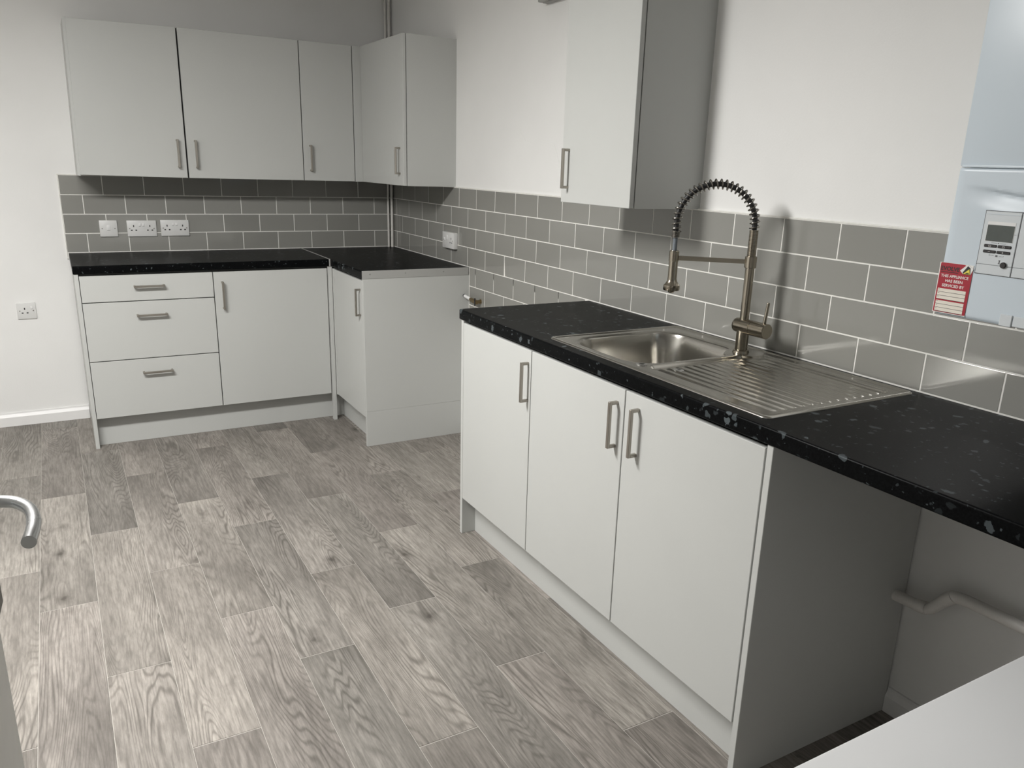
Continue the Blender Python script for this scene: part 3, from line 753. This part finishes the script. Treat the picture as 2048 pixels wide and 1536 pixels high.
mark(cp, 'print_grey', -4.0255, -4.0144, 1.3254, 1.3258); mark(cp, 'print_grey', -4.0424, -4.0310, 1.3251, 1.3255); mark(cp, 'print_grey', -4.0290, -4.0275, 1.3246, 1.3264)
mark(cp, 'print_grey', -4.0235, -4.0144, 1.3016, 1.3020); mark(cp, 'print_grey', -4.0424, -4.0335, 1.3012, 1.3016)
mark(cp, 'print_grey', -4.0148, -4.0144, 1.3020, 1.3034); mark(cp, 'print_grey', -4.0424, -4.0420, 1.3016, 1.3030)
mark(cp, 'print_grey', -4.0308, -4.0270, 1.3000, 1.3030)
mark(cp, 'print_grey', -4.0585, -4.0550, 1.3435, 1.3440)
for (y, z) in ((-4.0130, 1.3196), (-4.0400, 1.3193)):
    for a in ((y - 0.0025, y + 0.0025, z + 0.0011, z + 0.0015), (y - 0.0025, y + 0.0025, z - 0.0015, z - 0.0011), (y - 0.0025, y - 0.0021, z - 0.0013, z + 0.0013), (y + 0.0021, y + 0.0025, z - 0.0013, z + 0.0013)): mark(cp, 'print_white', *a, d=0.0035)
mark(cp, 'print_white', -4.0155, -4.0115, 1.3086, 1.3091, 0.0035); mark(cp, 'print_white', -4.0420, -4.0385, 1.3084, 1.3089, 0.0035); mark(cp, 'print_white', -4.0405, -4.0400, 1.3070, 1.3104, 0.0035)
# hourglass mark and reset knob
mark(cp, 'print_grey', -4.0385, -4.0345, 1.2935, 1.2942); mark(cp, 'print_grey', -4.0385, -4.0345, 1.2872, 1.2880); mark(cp, 'print_grey', -4.0372, -4.0358, 1.2880, 1.2935)
bm = bmesh.new(); lathe(bm, (BX - 0.001, -4.0462, 1.2858), (-1, 0, 0), [(0, 0.0068), (0.0012, 0.0068), (0.0014, 0.0062)], 28); kr_ = obj('knob_ring', bm, 'boiler_panel', cp, True)
bm = bmesh.new(); lathe(bm, (BX - 0.002, -4.0462, 1.2858), (-1, 0, 0), [(0, 0.0058), (0.0030, 0.0057), (0.0038, 0.0048)], 28); obj('knob', bm, 'print_black', kr_, True)
bp('latch', 'boiler_panel', bo, -4.0830, -4.0590, 1.1715, 1.1945, -0.004, 0.0030, bev=0.0012)
bp('pipe_cover', 'boiler_panel', bo, -4.30, -4.0835, 1.1735, 1.1935, -0.004, 0.0010, bev=0.0008)

lab = thing('service_sticker', 'red and white service sticker at the bottom corner of the boiler', 'sticker', (BX, -3.953, 1.176))
LX = BX - 0.0006
def lbox(name, mat, parent, y0, y1, z0, z1, d0, d1): return bobj(name, mat, parent, LX - d1, LX - d0, y0, y1, z0, z1)
lp = lbox('paper', 'print_white', lab, -3.9885, -3.9175, 1.1762, 1.2780, -0.0002, 0.0004)
bm = bmesh.new(); prism(bm, [(-3.9885, 1.1785), (-3.9865, 1.1775), (-3.9200, 1.1775), (-3.9190, 1.1790), (-3.9195, 1.2765), (-3.9205, 1.2776), (-3.9700, 1.2776), (-3.9885, 1.2690)], 'x', LX - 0.0003, LX - 0.0007); obj('red_ground', bm, 'sticker_red', lab)
def text(s, parent, mat, y_left, z_base, size, width=None, bold=0.0, name='lettering', x=None):
    cu = bpy.data.curves.new('text', 'FONT'); cu.body = s; cu.size = size; cu.extrude = 0.00012; cu.offset = bold
    cu.resolution_u = 3
    tmp = bpy.data.objects.new('tmp_text', cu); COL.objects.link(tmp)
    bpy.context.view_layer.update()
    dg = bpy.context.evaluated_depsgraph_get(); me = bpy.data.meshes.new_from_object(tmp.evaluated_get(dg))
    bpy.data.objects.remove(tmp); bpy.data.curves.remove(cu)
    xs = [v.co.x for v in me.vertices]; w0 = max(xs) - min(xs); k = (width / w0) if width else 1.0; mn = min(xs)
    off = origin_of(parent); xx = LX - 0.0008 if x is None else x
    for v in me.vertices:
        u, w, d_ = (v.co.x - mn) * k, v.co.y, v.co.z
        v.co = Vector((xx - d_, y_left - u, z_base + w)) - off
    me.materials.clear(); me.materials.append(M[mat]); me.name = name
    o = bpy.data.objects.new(name, me); COL.objects.link(o); o.parent = parent; return o
text('EVOLVE', lab, 'print_black', -3.9215, 1.2625, 0.0115, 0.0400, 0.0004)
lbox('small_print', 'print_black', lab, -3.9595, -3.9220, 1.2588, 1.2600, 0.0006, 0.0009)
text('THIS APPLIANCE', lab, 'print_white', -3.9240, 1.2490, 0.0080, 0.0585, 0.00015)
text('HAS BEEN', lab, 'print_white', -3.9350, 1.2395, 0.0080, 0.0370, 0.00015)
text('SERVICED BY', lab, 'print_white', -3.9295, 1.2298, 0.0080, 0.0475, 0.00015)
for blk in (1.2256, 1.2008):
    for k in range(3):
        fbx = lbox('form_box', 'cream', lab, -3.9825, -3.9222, blk - 0.0074 * k - 0.0067, blk - 0.0074 * k, 0.0006, 0.0010)
        lbox('rule', 'print_black', fbx, -3.9825, -3.9222, blk - 0.0074 * k - 0.0073, blk - 0.0074 * k - 0.0066, 0.0006, 0.0011)
        lbox('small_print', 'print_grey', fbx, -3.9268, -3.9235, blk - 0.0074 * k - 0.0024, blk - 0.0074 * k - 0.0016, 0.0010, 0.0012)
# emblem in the corner, its paper lifting
bm = bmesh.new(); prism(bm, [(-3.9625, 1.2655), (-3.9760, 1.2790), (-3.9895, 1.2715), (-3.9850, 1.2590), (-3.9700, 1.2592)], 'x', LX - 0.0008, LX - 0.0013); pe = obj('peeling_corner', bm, 'print_white', lab)
bm = bmesh.new(); prism(bm, [(-3.9685, 1.2625), (-3.9775, 1.2760), (-3.9830, 1.2725), (-3.9848, 1.2592), (-3.9705, 1.2592)], 'x', LX - 0.0013, LX - 0.0016); obj('emblem_ground', bm, 'print_black', pe)
bm = bmesh.new(); prism(bm, [(-3.9700, 1.2600), (-3.9815, 1.2705), (-3.9842, 1.2600)], 'x', LX - 0.0016, LX - 0.0019); obj('emblem_triangle', bm, 'yellow', pe)
bm = bmesh.new(); prism(bm, [(-3.9745, 1.2606), (-3.9765, 1.2632), (-3.9785, 1.2618), (-3.9800, 1.2640), (-3.9825, 1.2606)], 'x', LX - 0.0019, LX - 0.0021); obj('emblem_mark', bm, 'print_black', pe)

# ================================================================== PIPES AND FITTINGS
t = thing('heating_pipe', 'white painted pipe bent along the wall under the worktop', 'pipe', (-0.04, -3.9, 0.37))
def px_pipe(pts, r): 
    bm = bmesh.new(); tube(bm, smooth_path(pts, 8), r, 14); return bm
obj('pipe', px_pipe([(-0.045, -3.7915, 0.3765), (-0.045, -3.830, 0.3790), (-0.045, -3.868, 0.3810), (-0.045, -3.892, 0.3880), (-0.045, -3.915, 0.4150), (-0.045, -3.935, 0.4430), (-0.045, -3.962, 0.4530), (-0.045, -4.02, 0.4560), (-0.045, -4.35, 0.4600), (-0.045, -4.75, 0.4640)], 0.0150), 'pipe', t, True)
for (a, b_) in (((-0.045, -3.858, 0.3798), (-0.045, -3.885, 0.3845)), ((-0.045, -3.925, 0.4290), (-0.045, -3.946, 0.4500))):
    bm = bmesh.new(); tube(bm, [a, b_], 0.0170, 16); obj('solder_collar', bm, 'pipe', t, True)
for y in (-4.10, -4.55):
    bm = bmesh.new(); box(bm, -0.045, WS, y - 0.006, y + 0.006, 0.449, 0.467, bev=0.002); obj('pipe_clip', bm, 'pipe', t)

for x, y, r, nm in ((-0.036, -0.0145, 0.0065, 'thinner white pipe running up the corner beside the tiles'), (-0.0150, -0.022, 0.0085, 'thicker white pipe running up the corner behind the cupboard')):
    bm = bmesh.new(); lathe(bm, (x, y, H), (0, 0, 1), [(0, r), (CEIL - H, r)], 18)
    o = obj('corner_pipe', bm, 'pipe', None, True, loc=(x, y, H)); tag(o, nm, 'pipe')

gt = thing('gas_tap', 'brass gas connector with a white tube in the cooker gap', 'gas tap', (0.0, -1.24, 0.755))
bm = bmesh.new(); lathe(bm, (0.002, -1.247, 0.7555), (-1, 0, 0), [(0, 0.013), (0.004, 0.013), (0.005, 0.009), (0.034, 0.009)], 20); obj('wall_elbow', bm, 'brass', gt, True)
bm = bmesh.new(); tube(bm, [(-0.030, -1.262, 0.7545), (-0.030, -1.245, 0.7560), (-0.030, -1.215, 0.7590), (-0.030, -1.190, 0.7610)], [0.0105, 0.0125, 0.0115, 0.0095], 18); obj('brass_body', bm, 'brass', gt, True)
bm = bmesh.new(); tube(bm, [(-0.030, -1.192, 0.7608), (-0.030, -1.120, 0.7680)], 0.0085, 18); obj('white_tube', bm, 'rocker', gt, True)
bm = bmesh.new(); tube(bm, [(-0.030, -1.122, 0.7678), (-0.030, -1.1135, 0.7686)], 0.0092, 18); obj('tube_end', bm, 'print_grey', gt, True)
bm = bmesh.new(); tube(bm, smooth_path([(-0.036, -1.252, 0.7750), (-0.042, -1.262, 0.7640), (-0.044, -1.268, 0.7500), (-0.040, -1.260, 0.7380)], 5), 0.0034, 10); obj('lever', bm, 'black', gt, True)

t = thing('junction_box', 'small grey box fixed high on the white wall', 'junction box', (0, -1.86, 2.08))
bobj('box_base', 'grey_plastic', t, -0.022, WS, -1.962, -1.806, 2.083, 2.20, bev=0.003)
bobj('box_cover', 'grey_plastic', t, -0.044, -0.0225, -1.868, -1.8085, 2.084, 2.198, bev=0.003)
bobj('box_cover', 'grey_plastic', t, -0.044, -0.0225, -1.960, -1.876, 2.084, 2.198, bev=0.003)
bobj('seam', 'black', t, -0.030, -0.0222, -1.8765, -1.8675, 2.086, 2.196)

# ================================================================== WHITE APPLIANCE
AX0, AX1, AY0, AY1, AZ = -1.425, -0.800, -5.06, -4.4695, 0.850
t = thing('under_counter_appliance', 'white flat-topped appliance standing away from the sink worktop', 'appliance', ((AX0 + AX1) / 2, (AY0 + AY1) / 2, 0))
bobj('body', 'white_gloss', t, AX0 + 0.04, AX1, AY0 + 0.006, AY1 - 0.006, 0.02, AZ - 0.030, bev=0.004)
bobj('door', 'white_gloss', t, AX0 + 0.005, AX0 + 0.038, AY0 + 0.008, AY1 - 0.008, 0.09, AZ - 0.034, bev=0.006, seg=2, smooth=True)
bobj('top', 'white_gloss', t, AX0, AX1 + 0.002, AY0, AY1, AZ - 0.030, AZ, bev=0.0035, seg=3, smooth=True)
for fx in (AX0 + 0.08, AX1 - 0.05):
    for fy in (AY0 + 0.05, AY1 - 0.05):
        bm = bmesh.new(); lathe(bm, (fx, fy, 0), (0, 0, 1), [(0, 0.018), (0.022, 0.018)], 16); obj('foot', bm, 'black', t, True)

# ================================================================== OPEN DOOR
FX, FY, HX, HY = -1.9970, -3.690, -2.034, -4.450
dr = thing('door_1', 'open white door with a curved chrome lever handle', 'door', (HX, HY, 0), kind='structure')
ld = Vector((FX - HX, FY - HY, 0)); DWD = ld.length; ld.normalize(); ln = Vector((ld.y, -ld.x, 0))    # along leaf, out of its face
def leaf_box(bm, s0, s1, d0, d1, z0, z1):
    vs = []
    for s_ in (s0, s1):
        for d_ in (d0, d1):
            for z_ in (z0, z1):
                p = Vector((HX, HY, 0)) + ld * s_ + ln * d_; vs.append(bm.verts.new((p.x, p.y, z_)))
    for f in ((0, 1, 3, 2), (4, 6, 7, 5), (0, 4, 5, 1), (2, 3, 7, 6), (0, 2, 6, 4), (1, 5, 7, 3)): bm.faces.new([vs[i] for i in f])
def lp3(s_, d_, z_): 
    p = Vector((HX, HY, 0)) + ld * s_ + ln * d_; return (p.x, p.y, z_)
bm = bmesh.new(); leaf_box(bm, 0.0, DWD, -0.044, 0.0, 0.006, 2.0); obj('leaf', bm, 'door_paint', dr)
hs = DWD - 0.062
bm = bmesh.new(); lathe(bm, lp3(hs, -0.001, 1.0), ln, [(0, 0.026), (0.007, 0.026), (0.009, 0.024)], 32); obj('rose', bm, 'lever', dr, True)
bm = bmesh.new(); tube(bm, smooth_path([lp3(hs, 0.004, 1.0), lp3(hs, 0.030, 1.0), lp3(hs - 0.012, 0.052, 1.0), lp3(hs - 0.038, 0.068, 1.0), lp3(hs - 0.070, 0.0755, 1.0), lp3(hs - 0.105, 0.0775, 1.0), lp3(hs - 0.145, 0.0755, 1.0)], 8), 0.0082, 20); obj('lever_handle', bm, 'lever', dr, True)
bm = bmesh.new(); leaf_box(bm, DWD - 0.075, DWD - 0.035, -0.001, 0.015, 0.845, 0.905); obj('lock_plate', bm, 'lock_grey', dr)
bm = bmesh.new(); lathe(bm, lp3(hs, 0.010, 0.915), ln, [(0, 0.012), (0.004, 0.012), (0.005, 0.010)], 20); obj('thumb_turn', bm, 'black', dr, True)
for hz in (0.25, 1.0, 1.75):
    bm = bmesh.new(); lathe(bm, lp3(-0.006, -0.004, hz - 0.05), (0, 0, 1), [(0, 0.006), (0.10, 0.006)], 12); obj('hinge', bm, 'lever', dr, True)
o = bobj('trim_1', 'skirting', None, HX - 0.10, HX + 0.012, HY - 0.13, HY - 0.013, 0.0, 2.10, bev=0.003)
tag(o, 'white door frame post carrying the open door', 'door frame', kind='structure')

# ================================================================== CEILING LIGHT
lx, ly, lz = LIGHT_POS
t = thing('ceiling_light', 'white light batten hung from the ceiling with a glowing diffuser', 'light', (lx, ly, lz))
bobj('light_body', 'white_gloss', t, lx - LIGHT_SIZE[0] / 2 - 0.015, lx + LIGHT_SIZE[0] / 2 + 0.015, ly - LIGHT_SIZE[1] / 2 - 0.02, ly + LIGHT_SIZE[1] / 2 + 0.02, lz + 0.005, lz + 0.065, bev=0.004)
for s_ in (-1, 1):
    bm = bmesh.new(); lathe(bm, (lx + s_ * 0.4, ly, lz + 0.06), (0, 0, 1), [(0, 0.004), (CEIL - lz - 0.075, 0.004), (CEIL - lz - 0.074, 0.03), (CEIL - lz - 0.06, 0.03)], 16); obj('hanging_rod', bm, 'white_gloss', t, True)
bobj('diffuser', 'lamp', t, lx - LIGHT_SIZE[0] / 2, lx + LIGHT_SIZE[0] / 2, ly - LIGHT_SIZE[1] / 2, ly + LIGHT_SIZE[1] / 2, lz, lz + 0.006)
